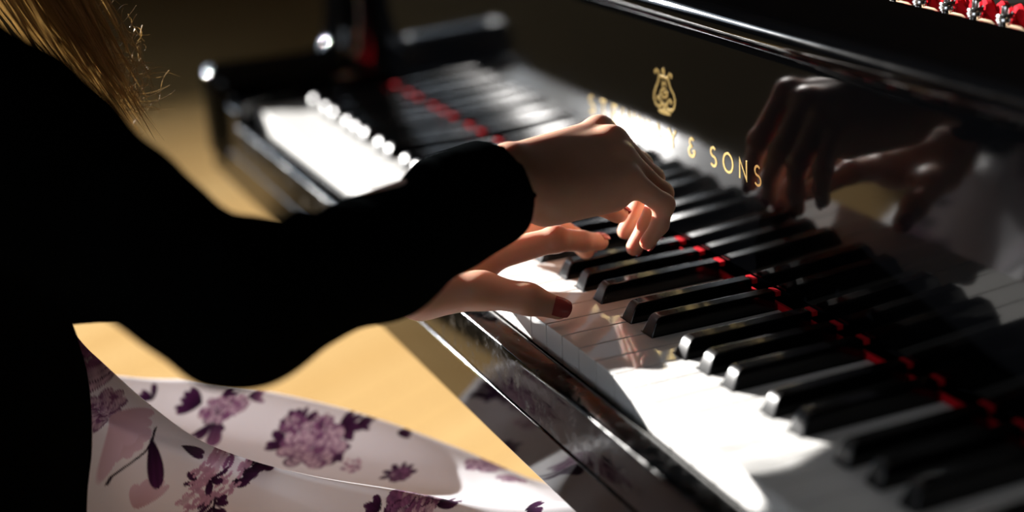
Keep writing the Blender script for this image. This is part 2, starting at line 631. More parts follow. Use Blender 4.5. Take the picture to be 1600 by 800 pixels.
for w, pts in [
    (0.0021, [(205, 192), (193, 165), (212, 140), (236, 163), (246, 215), (238, 280), (210, 360), (188, 430), (185, 500), (205, 570), (245, 607), (275, 592), (300, 575)]),
    (0.0021, [(392, 264), (396, 225), (370, 203), (352, 240), (360, 290), (385, 380), (420, 450), (440, 530), (432, 620), (400, 666), (362, 645), (340, 605), (315, 578)]),
    (0.0018, [(244, 520), (225, 500), (235, 476), (256, 490), (262, 530), (275, 560), (300, 575)]),
    (0.0018, [(385, 578), (402, 550), (385, 524), (360, 535), (352, 570), (335, 590)]),
    (0.0017, [(243, 222), (298, 240), (352, 264)]),
    (0.0007, [(283, 250), (292, 560)]),
    (0.0007, [(327, 262), (336, 575)]),
    (0.0017, [(328, 335), (310, 312), (285, 325), (288, 360), (313, 385), (272, 400), (262, 445), (300, 492), (346, 482), (348, 432), (318, 428), (302, 445)]),
    (0.0030, [(312, 572), (316, 650)]),
]:
    ribbon(em, [E_(*p) for p in pts], w)


def disc(mb, pts):
    n = len(pts)
    vs = [FB(p[0], p[1], 0.00025) for p in pts] + [FB(p[0], p[1], -0.0003) for p in pts]
    mb.add(vs, [tuple(range(n)), tuple(range(n, 2 * n))[::-1]] + [(i, n + i, n + (i + 1) % n, (i + 1) % n) for i in range(n)])


disc(em, [E_(*p) for p in [(240, 640), (290, 636), (350, 660), (388, 696), (390, 722), (345, 718), (270, 692), (236, 664)]])
ex, eh = E_(297, 168)
disc(em, arc(ex, eh, 0.0024, 0.0026, 0, 345, 23))
e = em.build('lyre_emblem', M['brass'], piano, smooth=False)
e.parent = fall
e.matrix_parent_inverse = Matrix.Identity(4)

# case: rim following the grand outline, bottom, plate
out = [(-0.738, 0.30), (-0.738, 1.25), (-0.72, 1.42), (-0.65, 1.56), (-0.50, 1.66), (-0.32, 1.70), (-0.16, 1.68), (-0.02, 1.60), (0.08, 1.46), (0.16, 1.28),
       (0.26, 1.06), (0.42, 0.84), (0.58, 0.68), (0.69, 0.55), (0.738, 0.44), (0.738, 0.30)]


def inset(p, d):
    res = []
    n = len(p)
    for i in range(n):
        a, b = Vector(p[max(i - 1, 0)]), Vector(p[min(i + 1, n - 1)])
        t = (b - a).normalized()
        res.append(tuple(Vector(p[i]) + Vector((t.y, -t.x)) * d))
    return res


inn = inset(out, 0.055)
rim = MB()
n = len(out)
vs = [(x, y, z) for z in (-0.092, 0.200) for ring in (out, inn) for x, y in ring]
fs = []
for i in range(n - 1):
    fs += [(i, i + 1, 2 * n + i + 1, 2 * n + i), (n + i, 3 * n + i, 3 * n + i + 1, n + i + 1),
           (2 * n + i, 2 * n + i + 1, 3 * n + i + 1, 3 * n + i), (i, n + i, n + i + 1, i + 1)]
fs += [(0, 2 * n, 3 * n, n), (n - 1, 2 * n - 1, 4 * n - 1, 3 * n - 1)]
rim.add(vs, fs)
rim.build('rim', M['lacquer'], piano, bevel=0.003)
MB().prism(inset(out, 0.05), -0.085, -0.06).build('bottom_board', M['lacquer'], piano)
MB().prism([(x, y if y > 0.31 else 0.3005) for x, y in inset(out, 0.056)], 0.130, 0.146).build('sound_board_plate', M['plate'], piano)
MB().box(-0.637, 0.637, 0.2415, 0.30, 0.02, 0.164).build('pin_block', M['plate'], piano, bevel=0.002)

# tuning pins with their wire coils, red understring felt, strings
PIN_Y, PIN_Z = 0.282, 0.164
pin_x = [0.2010 + 0.0270 * k for k in range(-11, 10)]
felt = MB()
for ph in (0, math.pi):
    pts, rr = [], []
    for i in range(241):
        x = -0.14 + 0.60 * i / 240
        a = x * 2 * math.pi / 0.030 + ph
        pts.append((x, 0.2925 + 0.0028 * math.cos(a), 0.1915 + 0.0045 * math.sin(a)))
        rr.append(0.0040)
    felt.tube(pts, rr, 8)
felt.build('understring_felt', M['red'], piano)
MB().box(-0.14, 0.46, 0.2885, 0.2965, 0.1645, 0.1830).build('bridge_felt', M['red'], piano, bevel=0.001)
cf = MB()
for i in range(len(pin_x) - 1):
    x = (pin_x[i] + pin_x[i + 1]) / 2 + 0.003
    cf.tube([(x - 0.008, 0.2755, 0.1882), (x - 0.004, 0.2755, 0.1892), (x + 0.004, 0.2755, 0.1892), (x + 0.008, 0.2755, 0.1882)], [0.0005, 0.0009, 0.0009, 0.0005], 8)
    cf.box(x - 0.006, x + 0.006, 0.2745, 0.2765, 0.1635, 0.1880)
cf.build('bushing_strip', M['cream'], piano)
for x in pin_x:
    p = MB()
    p.lathe([(0.0034, PIN_Z - 0.004), (0.0034, PIN_Z + 0.034), (0.0031, PIN_Z + 0.0355), (0.0024, PIN_Z + 0.0360)], (x, PIN_Y), 16)
    pin = p.build('tuning_pin', M['steel'], piano)
    pts = []
    for i in range(61):
        a = i / 60 * 2 * math.pi * 3.4
        pts.append((x + 0.0052 * math.cos(a), PIN_Y + 0.0052 * math.sin(a), PIN_Z + 0.0225 + 0.0085 * i / 60))
    co = MB().tube(pts, 0.0014, 6).build('coil', M['steel'], piano)
    co.parent = pin
    co.matrix_parent_inverse = Matrix.Identity(4)
    MB().tube([(x + 0.0046, PIN_Y, PIN_Z + 0.0225), (x + 0.006, 0.33, PIN_Z + 0.012), (x + 0.01, 0.60, PIN_Z + 0.006)], 0.0006, 6).build('string', M['copper'], piano)

# legs with casters
for (x, y) in ((-0.60, 0.42), (0.60, 0.42), (-0.35, 1.45)):
    lg = MB()
    a, b = 0.062, 0.042
    lg.hexa([(x - b, y - b, Fz + 0.075), (x + b, y - b, Fz + 0.075), (x + b, y + b, Fz + 0.075), (x - b, y + b, Fz + 0.075),
             (x - a, y - a, -0.0925), (x + a, y - a, -0.0925), (x + a, y + a, -0.0925), (x - a, y + a, -0.0925)])
    leg = lg.build('leg', M['lacquer'], piano, bevel=0.004)
    cs = MB().tube([(x - 0.014, y, Fz + 0.031), (x + 0.014, y, Fz + 0.031)], 0.031, 20)
    cs.box(x - 0.019, x - 0.015, y - 0.012, y + 0.012, Fz + 0.02, Fz + 0.075).box(x + 0.015, x + 0.019, y - 0.012, y + 0.012, Fz + 0.02, Fz + 0.075)
    c = cs.build('caster', M['brass'], piano)
    c.parent = leg
    c.matrix_parent_inverse = Matrix.Identity(4)
# pedal lyre
ly = MB().box(-0.13, 0.13, 0.40, 0.47, Fz + 0.07, Fz + 0.16)
for x in (-0.07, 0.07):
    ly.box(x - 0.014, x + 0.014, 0.42, 0.45, Fz + 0.16, -0.0925)
ly.build('pedal_lyre', M['lacquer'], piano, bevel=0.003)
for x in (-0.07, 0, 0.07):
    MB().prism([(x - 0.012, 0.405), (x - 0.022, 0.31), (x - 0.015, 0.285), (x + 0.015, 0.285), (x + 0.022, 0.31), (x + 0.012, 0.405)], Fz + 0.075, Fz + 0.088).build('pedal', M['brass'], piano, bevel=0.003)

# ------------------------------------------------------------------ bench
bench = empty('piano_bench', (-0.03, -0.50, 0))
tag(bench, 'black leather piano bench the person in the floral skirt sits on', 'bench')
MB().box(-0.37, 0.31, -0.70, -0.39, Fz + 0.35, Fz + 0.395).build('bench_frame', M['lacquer'], bench, bevel=0.004)
cu = MB().box(-0.365, 0.305, -0.695, -0.395, Fz + 0.396, Fz + 0.44).build('seat', M['bench'], bench, bevel=0.014, segs=4)
for x in (-0.33, 0.27):
    for y in (-0.66, -0.43):
        MB().hexa([(x - 0.02, y - 0.02, Fz), (x + 0.02, y - 0.02, Fz), (x + 0.02, y + 0.02, Fz), (x - 0.02, y + 0.02, Fz),
                   (x - 0.028, y - 0.028, Fz + 0.349), (x + 0.028, y - 0.028, Fz + 0.349), (x + 0.028, y + 0.028, Fz + 0.349), (x - 0.028, y + 0.028, Fz + 0.349)]).build('leg', M['lacquer'], bench, bevel=0.002)


# ------------------------------------------------------------------ implicit surfaces for the figure
class Field:
    def __init__(s, lo, hi, vox):
        s.lo, s.v = np.array(lo, float), vox
        s.n = np.ceil((np.array(hi) - s.lo) / vox).astype(int) + 1
        s.D = np.full(s.n, 0.05, np.float32)

    def _win(s, lo, hi):
        a = np.clip(np.floor((np.array(lo) - s.lo) / s.v).astype(int), 0, s.n)
        b = np.clip(np.ceil((np.array(hi) - s.lo) / s.v).astype(int) + 1, 0, s.n)
        if (b <= a).any():
            return None, None
        g = [s.lo[i] + s.v * np.arange(a[i], b[i]) for i in range(3)]
        return tuple(slice(a[i], b[i]) for i in range(3)), np.meshgrid(*g, indexing='ij')

    def _put(s, sl, d, k, cut=False):
        A = s.D[sl]
        if cut:
            s.D[sl] = np.maximum(A, -d)
            return
        if k > 0:
            h = np.clip(0.5 + 0.5 * (A - d) / k, 0, 1)
            s.D[sl] = A + (d - A) * h - k * h * (1 - h)
        else:
            s.D[sl] = np.minimum(A, d)

    def cap(s, a, b, ra, rb, k=0.004, cut=False):
        a, b = np.array(a, float), np.array(b, float)
        m = max(ra, rb) + k + 3 * s.v
        sl, g = s._win(np.minimum(a, b) - m, np.maximum(a, b) + m)
        if sl is None:
            return s
        ab = b - a
        L2 = max(ab @ ab, 1e-12)
        h = np.clip(sum((g[i] - a[i]) * ab[i] for i in range(3)) / L2, 0, 1)
        d = np.sqrt(sum((g[i] - a[i] - h * ab[i]) ** 2 for i in range(3))) - (ra + (rb - ra) * h)
        s._put(sl, d, k, cut)
        return s

    def ell(s, c, r, k=0.004, rot=None, cut=False):
        c, r = np.array(c, float), np.array(r, float)
        m = r.max() + k + 3 * s.v
        sl, g = s._win(c - m, c + m)
        if sl is None:
            return s
        q = np.stack([g[i] - c[i] for i in range(3)], -1)
        if rot is not None:
            q = q @ np.array(rot)           # columns are the ellipsoid's own axes
        k0 = np.sqrt(((q / r) ** 2).sum(-1))
        k1 = np.sqrt(((q / r ** 2) ** 2).sum(-1))
        d = k0 * (k0 - 1) / np.maximum(k1, 1e-6)
        s._put(sl, d, k, cut)
        return s

    def chain(s, pts, rads, k):
        for i in range(len(pts) - 1):
            s.cap(pts[i], pts[i + 1], rads[i], rads[i + 1], k)
        return s

    def plane(s, p, nrm, lo, hi):
        """cut away what lies on the side the normal points to, inside a window"""
        nrm = np.array(nrm, float)
        nrm /= np.linalg.norm(nrm)
        sl, g = s._win(lo, hi)
        d = sum((g[i] - p[i]) * nrm[i] for i in range(3))
        s.D[sl] = np.maximum(s.D[sl], d)
        return s

    def noise(s, amp, fn):
        g = np.meshgrid(*[s.lo[i] + s.v * np.arange(s.n[i]) for i in range(3)], indexing='ij')
        s.D += amp * fn(*g)
        return s

    def mesh(s, name, smooth_it=2):
        D = s.D
        I = D < 0
        c = np.zeros(np.array(D.shape) - 1, np.int8)
        for dx in (0, 1):
            for dy in (0, 1):
                for dz in (0, 1):
                    c += I[dx:dx + c.shape[0], dy:dy + c.shape[1], dz:dz + c.shape[2]]
        act = (c > 0) & (c < 8)
        idx = np.full(c.shape, -1, np.int64)
        cells = np.argwhere(act)
        idx[act] = np.arange(len(cells))
        acc = np.zeros((len(cells), 3))
        cnt = np.zeros(len(cells))
        corner = [np.array(o) for o in np.ndindex(2, 2, 2)]
        for o in corner:
            for ax in range(3):
                if o[ax]:
                    continue
                o2 = o.copy()
                o2[ax] = 1
                d0 = D[tuple((cells + o).T)]
                d1 = D[tuple((cells + o2).T)]
                m = (d0 < 0) != (d1 < 0)
                t = np.where(m, d0 / np.where(m, d0 - d1, 1), 0)
                p = np.repeat(o[None].astype(float), len(cells), 0)
                p[:, ax] += t
                acc[m] += p[m]
                cnt[m] += 1
        V = s.lo + s.v * (cells + acc / cnt[:, None])
        F = []
        for ax in range(3):
            b, cax = (ax + 1) % 3, (ax + 2) % 3
            sl0 = [slice(None)] * 3
            sl1 = [slice(None)] * 3
            sl0[ax] = slice(0, -1)
            sl1[ax] = slice(1, None)
            ch = I[tuple(sl0)] != I[tuple(sl1)]
            e = np.argwhere(ch)
            e = e[(e[:, b] > 0) & (e[:, cax] > 0) & (e[:, b] < D.shape[b] - 1) & (e[:, cax] < D.shape[cax] - 1)]
            ins = I[tuple(e.T)]
            ub, uc = np.zeros(3, int), np.zeros(3, int)
            ub[b], uc[cax] = 1, 1
            q = np.stack([idx[tuple((e - ub - uc).T)], idx[tuple((e - uc).T)], idx[tuple(e.T)], idx[tuple((e - ub).T)]], 1)
            q[~ins] = q[~ins][:, ::-1]
            F.append(q)
        F = np.concatenate(F)
        # a few rounds of neighbour averaging
        E = np.concatenate([F[:, [0, 1]], F[:, [1, 2]], F[:, [2, 3]], F[:, [3, 0]]])
        for it in range(smooth_it):
            S = np.zeros_like(V)
            N = np.zeros(len(V))
            np.add.at(S, E[:, 0], V[E[:, 1]])
            np.add.at(N, E[:, 0], 1)
            V = V * 0.4 + 0.6 * S / np.maximum(N, 1)[:, None]
        V = V + np.array((0, 0, K))
        me = bpy.data.meshes.new(name)
        me.from_pydata(V.tolist(), [], F.tolist())
        me.update()
        me.polygons.foreach_set('use_smooth', [True] * len(me.polygons))
        return me


def mesh_obj(name, me, m, parent=None):
    o = bpy.data.objects.new(name, me)
    COL.objects.link(o)
    me.materials.append(m)
    if parent is not None:
        o.parent = parent
    return o


def union(base, other):
    md = base.modifiers.new('join', 'BOOLEAN')
    md.operation, md.solver, md.object = 'UNION', 'EXACT', other
    dg = bpy.context.evaluated_depsgraph_get()
    me = bpy.data.meshes.new_from_object(base.evaluated_get(dg))
    base.modifiers.clear()
    old = base.data
    base.data = me
    bpy.data.meshes.remove(old)
    od = other.data
    bpy.data.objects.remove(other)
    bpy.data.meshes.remove(od)
    me.polygons.foreach_set('use_smooth', [True] * len(me.polygons))


V3 = lambda *a: np.array(a, float)

# ---- joints
SR, ER, WR = V3(0.105, -0.430, 0.275), V3(0.203, -0.232, 0.096), V3(0.090, -0.017, 0.1025)
SL, EL, WL = V3(-0.215, -0.452, 0.270), V3(-0.150, -0.255, 0.015), V3(0.012, -0.095, 0.027)
HEAD = V3(-0.060, -0.370, 0.470)

# ---- right hand
F = Field((-0.02, -0.14, -0.01), (0.19, 0.16, 0.18), 0.0016)
fa = (WR - ER) / np.linalg.norm(WR - ER)
lat = V3(0.80, 0.10, -0.55)
lat -= fa * (lat @ fa)
lat /= np.linalg.norm(lat)
F.cap(WR - fa * 0.13 - lat * 0.009, WR - lat * 0.009, 0.023, 0.0165, 0.01)
F.cap(WR - fa * 0.13 + lat * 0.009, WR + lat * 0.009, 0.022, 0.0155, 0.01)
R_MCP = [V3(0.0447, 0.0702, 0.1134), V3(0.0651, 0.0690, 0.1106), V3(0.0796, 0.0678, 0.1020), V3(0.0923, 0.0655, 0.0908)]
R_PIP = [V3(0.0493, 0.0990, 0.0846), V3(0.0706, 0.0959, 0.0803), V3(0.0880, 0.0933, 0.0747), V3(0.1057, 0.0848, 0.0732)]
R_DIP = [V3(0.0359, 0.0985, 0.0589), V3(0.0546, 0.0941, 0.0537), V3(0.0772, 0.0889, 0.0497), V3(0.1021, 0.0840, 0.0578)]
R_TIP = [V3(0.0286, 0.0950, 0.0438), V3(0.0454, 0.0892, 0.0360), V3(0.0695, 0.0823, 0.0320), V3(0.0953, 0.0779, 0.0444)]
rr = [(0.0098, 0.0082, 0.0072, 0.0062), (0.0100, 0.0083, 0.0073, 0.0063), (0.0094, 0.0078, 0.0069, 0.0060), (0.0086, 0.0069, 0.0061, 0.0054)]
for i, t in enumerate((-0.019, -0.006, 0.006, 0.018)):
    base = WR + lat * t * 0.75 + fa * 0.012 + V3(0, 0, -0.001)
    F.cap(base, R_MCP[i] + V3(0, -0.004, -0.003), 0.0120, rr[i][0] + 0.0005, 0.012)
    F.cap(base + V3(0.004, 0.006, -0.009), R_MCP[i] + V3(0, -0.012, -0.010), 0.0115, 0.0090, 0.012)
F.cap(WR + lat * 0.017 + fa * 0.012 + V3(0, 0, -0.006), R_MCP[3] + V3(-0.002, -0.014, -0.005), 0.0125, 0.0110, 0.012)
for i in range(4):        # knuckles
    F.ell(R_MCP[i] + V3(0, -0.001, -0.0005), (0.0094, 0.0094, 0.0088), 0.008)
FD = Field((-0.02, -0.14, -0.01), (0.19, 0.16, 0.18), 0.0016)
for i in range(4):
    G = Field((-0.02, -0.14, -0.01), (0.19, 0.16, 0.18), 0.0016)
    G.chain([R_MCP[i], R_PIP[i], R_DIP[i], R_TIP[i]], rr[i], 0.003)
    G.ell(R_PIP[i], (rr[i][1] * 1.10,) * 3, 0.003)
    FD.D = np.minimum(FD.D, G.D)
kk = 0.005
h = np.clip(0.5 + 0.5 * (F.D - FD.D) / kk, 0, 1)
F.D = F.D + (FD.D - F.D) * h - kk * h * (1 - h)
th = [WR - lat * 0.016 + fa * 0.018 + V3(0, 0, -0.012), V3(0.043, 0.036, 0.074), V3(0.052, 0.062, 0.066), V3(0.066, 0.072, 0.058)]
F.chain(th, (0.0165, 0.0112, 0.0092, 0.0072), 0.006)
rh = mesh_obj('right_hand', F.mesh('right_hand', 2), M['skin'])

# ---- left hand
LO, HI = (-0.10, -0.24, -0.02), (0.14, 0.11, 0.09)
F = Field(LO, HI, 0.0016)
fl = (WL - EL) / np.linalg.norm(WL - EL)
F.cap(WL - fl * 0.12, WL, 0.021, 0.0195, 0.01)
F.cap(WL - fl * 0.02 + V3(0.012, -0.006, -0.003), WL + V3(0.014, 0, -0.004), 0.018, 0.0165, 0.01)
L_MCP = [V3(0.0400, -0.0180, 0.0340), V3(0.0165, -0.0040, 0.0360), V3(-0.0050, -0.0080, 0.0320), V3(-0.0230, -0.0200, 0.0260)]
L_PIP = [V3(0.0597, 0.0259, 0.0454), V3(0.0220, 0.0380, 0.0470), V3(-0.0060, 0.0300, 0.0430), V3(-0.0280, 0.0080, 0.0340)]
L_DIP = [V3(0.0545, 0.0493, 0.0382), V3(0.0265, 0.0570, 0.0310), V3(-0.0040, 0.0510, 0.0300), V3(-0.0290, 0.0250, 0.0240)]
L_TIP = [V3(0.0466, 0.0677, 0.0320), V3(0.0260, 0.0670, 0.0190), V3(-0.0030, 0.0620, 0.0180), V3(-0.0290, 0.0360, 0.0100)]
rl = [(0.0108, 0.0086, 0.0074, 0.0062), (0.0106, 0.0086, 0.0074, 0.0062), (0.0100, 0.0080, 0.0070, 0.0060), (0.0088, 0.0070, 0.0062, 0.0054)]
latL = np.cross(fl, V3(0, 0, 1))
latL /= np.linalg.norm(latL)
for i, t in enumerate((0.018, 0.006, -0.006, -0.017)):
    b0 = WL + latL * t + fl * 0.010
    F.cap(b0, L_MCP[i], 0.0150, rl[i][0] + 0.001, 0.012)
    F.cap(b0 + V3(0, 0, -0.008), L_MCP[i] + V3(0, -0.008, -0.009), 0.0130, 0.0095, 0.012)
    F.ell(L_MCP[i] + V3(0, 0, 0.0025), (0.0090, 0.0090, 0.0085), 0.006)
FD = None
for i in range(4):
    G = Field(LO, HI, 0.0016)
    G.chain([L_MCP[i], L_PIP[i], L_DIP[i], L_TIP[i]], rl[i], 0.003)
    G.ell(L_PIP[i], (rl[i][1] * 1.10,) * 3, 0.003)
    FD = G.D if FD is None else np.minimum(FD, G.D)
h = np.clip(0.5 + 0.5 * (F.D - FD) / kk, 0, 1)
F.D = F.D + (FD - F.D) * h - kk * h * (1 - h)
L_TH = [V3(0.0460, -0.0700, 0.0200), V3(0.0711, -0.0360, 0.0235), V3(0.0893, -0.0105, 0.0185), V3(0.0965, 0.0085, 0.0105)]
F.chain(L_TH, (0.0180, 0.0122, 0.0098, 0.0078), 0.007)
F.cap(L_TH[0], L_MCP[0] + V3(0.004, -0.012, -0.008), 0.015, 0.009, 0.010)          # web between thumb and palm
lh = mesh_obj('left_hand', F.mesh('left_hand', 2), M['skin'])

# ---- head and neck
F = Field((-0.20, -0.56, 0.24), (0.10, -0.20, 0.64), 0.004)
tilt = math.radians(20)
hd = np.array([[1, 0, 0], [0, math.cos(tilt), math.sin(tilt)], [0, -math.sin(tilt), math.cos(tilt)]])   # rows: side, face, up
Hp = lambda x, y, z: HEAD + x * hd[0] + y * V3(0, math.cos(tilt), -math.sin(tilt)) + z * V3(0, math.sin(tilt), math.cos(tilt))
rotH = np.stack([V3(1, 0, 0), V3(0, math.cos(tilt), -math.sin(tilt)), V3(0, math.sin(tilt), math.cos(tilt))], 1)
F.ell(Hp(0, -0.012, 0.035), (0.074, 0.092, 0.085), 0.01, rotH)
F.ell(Hp(0, 0.020, -0.030), (0.058, 0.068, 0.078), 0.03, rotH)
F.ell(Hp(0, 0.068, -0.088), (0.024, 0.020, 0.018), 0.02, rotH)
F.ell(Hp(0.03, 0.062, -0.022), (0.022, 0.02, 0.02), 0.015, rotH).ell(Hp(-0.03, 0.062, -0.022), (0.022, 0.02, 0.02), 0.015, rotH)
F.ell(Hp(0.031, 0.094, 0.012), (0.015, 0.012, 0.010), 0.0, rotH, cut=True).ell(Hp(-0.031, 0.094, 0.012), (0.015, 0.012, 0.010), 0.0, rotH, cut=True)
for s_ in (-1, 1):
    F.ell(Hp(s_ * 0.031, 0.0795, 0.0115), (0.0145, 0.0110, 0.0100), 0.003, rotH)
F.cap(Hp(0, 0.082, 0.012), Hp(0, 0.103, -0.026), 0.007, 0.011, 0.008)
F.ell(Hp(0.010, 0.094, -0.030), (0.008, 0.008, 0.006), 0.006, rotH).ell(Hp(-0.010, 0.094, -0.030), (0.008, 0.008, 0.006), 0.006, rotH)
F.ell(Hp(0, 0.084, -0.053), (0.024, 0.010, 0.0055), 0.004, rotH).ell(Hp(0, 0.082, -0.064), (0.021, 0.010, 0.006), 0.004, rotH)
for s_ in (-1, 1):
    F.ell(Hp(s_ * 0.076, -0.006, -0.008), (0.008, 0.018, 0.031), 0.004, rotH)
F.cap(Hp(0, -0.03, -0.06), V3(-0.058, -0.445, 0.30), 0.052, 0.055, 0.02)
F.cap(V3(-0.058, -0.445, 0.31), V3(-0.058, -0.445, 0.26), 0.056, 0.060, 0.02)
hm = mesh_obj('head', F.mesh('head', 2), M['skin'])

# ---- torso, arms, legs
F = Field((-0.42, -0.72, -0.74), (0.36, 0.36, 0.37), 0.0085)
F.cap((-0.15, -0.49, -0.15), (0.04, -0.49, -0.15), 0.105, 0.105, 0.04)
F.cap((-0.055, -0.47, -0.10), (-0.055, -0.435, 0.06), 0.11, 0.095, 0.05)
F.cap((-0.095, -0.43, 0.10), (-0.095, -0.425, 0.21), 0.090, 0.098, 0.05)
F.cap((-0.015, -0.43, 0.10), (-0.015, -0.425, 0.21), 0.090, 0.098, 0.05)
F.cap(SL, SR, 0.046, 0.046, 0.05)
F.cap((-0.058, -0.445, 0.22), (-0.058, -0.445, 0.335), 0.07, 0.052, 0.04)
F.chain([SR, ER + V3(0, 0, -0.002), (ER + WR) / 2 + V3(0, 0, -0.004), WR - fa * 0.07], (0.040, 0.028, 0.0215, 0.021), 0.008)
F.chain([SL, EL, (EL + WL) / 2, WL - fl * 0.06], (0.040, 0.028, 0.0215, 0.020), 0.008)
KR, KL = V3(0.140, -0.005, -0.240), V3(-0.035, 0.005, -0.265)
AR, AL = V3(0.10, 0.06, -0.655), V3(-0.09, 0.10, -0.655)
F.chain([(0.030, -0.47, -0.190), KR, AR], (0.066, 0.043, 0.034), 0.02)
F.chain([(-0.145, -0.47, -0.190), KL, AL], (0.066, 0.043, 0.034), 0.02)
for A in (AR, AL):
    F.cap(A + V3(0, -0.02, -0.035), A + V3(0, 0.15, -0.052), 0.030, 0.022, 0.015)
person = mesh_obj('person', F.mesh('person', 2), M['skin'])
tag(person, 'person with long blond hair in black long-sleeved top and floral skirt, playing the piano', 'person')
for o in (hm, rh, lh):
    union(person, o)

# ---- nails
def nail(tip, dip, up, r, L, parent, name='fingernail'):
    t = (tip - dip) / np.linalg.norm(tip - dip)
    up = up - t * (up @ t)
    up /= np.linalg.norm(up)
    sd_ = np.cross(t, up)
    mb = MB()
    vs, nu, nv = [], 9, 9
    for lay in (0.0006, -0.0004):
        for i in range(nu):
            u = -1 + 2 * i / (nu - 1)
            for j in range(nv):
                v = -1 + 2 * j / (nv - 1)
                a = v * 0.95 * (1 - 0.25 * max(0, u) ** 2)
                rr_ = (r + lay)
                p = tip + t * (u * L / 2 + 0.0012 - 0.0014 * v * v * (1 if u > 0 else -0.6)) + (up * math.cos(a) + sd_ * math.sin(a)) * rr_
                p = p - up * 0.0012 * max(0, u) ** 2
                vs.append(p)
    N = nu * nv
    fs = []
    for i in range(nu - 1):
        for j in range(nv - 1):
            q = (i * nv + j, i * nv + j + 1, (i + 1) * nv + j + 1, (i + 1) * nv + j)
            fs += [q, tuple(N + x for x in q[::-1])]
    b = [i * nv for i in range(nu)] + [(nu - 1) * nv + j for j in range(1, nv)] + [i * nv + nv - 1 for i in range(nu - 2, -1, -1)] + [j for j in range(nv - 2, 0, -1)]
    for a, c in zip(b, b[1:] + b[:1]):
        fs.append((a, N + a, N + c, c))
    mb.add(vs, fs)
    o = mb.build(name, M['nail'])
    o.parent = parent
    return o


nail(L_TH[3], L_TH[2], V3(0.75, -0.45, 0.62), 0.0078, 0.013, person)
for i in range(4):
    nail(L_TIP[i], L_DIP[i], V3(0, 0.35, 1), rl[i][3], 0.010, person)
    nail(R_TIP[i], R_DIP[i], V3(0, 1, 0.2), rr[i][3], 0.010, person)
nail(th[3], th[2], V3(-0.5, 0.3, 0.8), 0.0072, 0.011, person)
for s_ in (-1, 1):
    mb = MB()
    for k in range(13):
        t = -1 + k / 6
        b0 = Hp(s_ * 0.031 + 0.0115 * t, 0.0895 - 0.003 * t * t, 0.0075 + 0.0015 * t * t)
        mb.tube([b0, b0 + V3(0.002 * t, 0.004, -0.0025), b0 + V3(0.003 * t, 0.0075, -0.0025)], [0.0004, 0.0003, 0.0001], 5)
    o = mb.build('eyelash', M['brow'])
    o.parent = person
    pts = [Hp(s_ * (0.016 + 0.031 * k / 6), 0.0895 - 0.014 * (k / 6) ** 2, 0.029 + 0.006 * math.sin(math.pi * k / 7)) for k in range(7)]
    o = MB().tube(pts, [0.0016, 0.0022, 0.0024, 0.0024, 0.002, 0.0015, 0.0008], 8).build('eyebrow', M['brow'])
    o.parent = person

# ---- black top
F = Field((-0.42, -0.68, -0.34), (0.36, 0.06, 0.40), 0.0044)
F.cap((-0.150, -0.478, -0.14), (0.045, -0.478, -0.14), 0.132, 0.132, 0.05)
F.cap((-0.140, -0.445, -0.07), (0.030, -0.445, -0.07), 0.134, 0.134, 0.05)
F.plane((-0.05, -0.45, -0.155), (0, 0.25, -1), (-0.42, -0.40, -0.34), (0.36, 0.0, -0.08))
F.cap((-0.095, -0.455, 0.02), (-0.015, -0.455, 0.02), 0.124, 0.124, 0.05)
F.cap((-0.100, -0.413, 0.00), (-0.010, -0.413, 0.00), 0.120, 0.120, 0.05)
F.cap((-0.100, -0.42, 0.13), (-0.010, -0.42, 0.13), 0.112, 0.112, 0.05)
F.cap((-0.100, -0.425, 0.22), (-0.010, -0.425, 0.22), 0.110, 0.110, 0.05)
F.cap(SL, SR, 0.056, 0.056, 0.05)
F.cap((-0.058, -0.445, 0.22), (-0.058, -0.445, 0.315), 0.08, 0.070, 0.04)
mid = (SR + ER) / 2
F.chain([SR, mid, ER], (0.057, 0.049, 0.0385), 0.03)
f1 = ER + (WR - ER) * 0.45 + V3(0, 0, -0.0085)
CUFF = WR - fa * 0.018
F.chain([ER, f1, CUFF + fa * 0.03], (0.0385, 0.0335, 0.0278), 0.02)
F.cap(CUFF - lat * 0.008 - fa * 0.05, CUFF - lat * 0.008 + fa * 0.03, 0.0290, 0.0275, 0.01)
F.cap(CUFF + lat * 0.008 - fa * 0.05, CUFF + lat * 0.008 + fa * 0.03, 0.0290, 0.0275, 0.01)
F.chain([SL, (SL + EL) / 2, EL], (0.053, 0.045, 0.040), 0.03)
CUFL = WL - fl * 0.030
F.chain([EL, EL + (WL - EL) * 0.45, CUFL + fl * 0.03], (0.040, 0.031, 0.026), 0.02)
# folds in the crook of the right elbow and along the sleeve
ua = (ER - SR) / np.linalg.norm(ER - SR)
inner = V3(0.0, 0.35, 0.94)
for q, rad, o_ in ((0.76, 0.010, 0.031), (0.86, 0.008, 0.030), (0.95, 0.007, 0.029)):
    c = SR + (ER - SR) * q + inner * o_
    d = np.cross(ua, inner)
    F.cap(c - d * 0.03, c + d * 0.03, rad, rad, 0.010)
for q, rad, o_ in ((0.10, 0.006, 0.029), (0.22, 0.005, 0.026)):
    c = ER + (WR - ER) * q + inner * o_
    d = np.cross(fa, inner)
    F.cap(c - d * 0.025, c + d * 0.025, rad, rad, 0.010)
F.noise(0.0016, lambda x, y, z: np.sin(x * 70 + y * 40 + 2 * np.sin(z * 45)) * np.cos(y * 60 - z * 55))
F.plane(CUFF, fa + V3(0.1, 0, -0.1), CUFF - 0.055, CUFF + 0.06)
F.plane(CUFL, fl, CUFL - 0.05, CUFL + 0.05)
F.cap(CUFF - fa * 0.012, CUFF + fa * 0.05, 0.0255, 0.0255, 0, cut=True)
F.plane((-0.05, -0.48, -0.268), (0, 0, -1), (-0.42, -0.68, -0.34), (0.36, 0.0, -0.2))
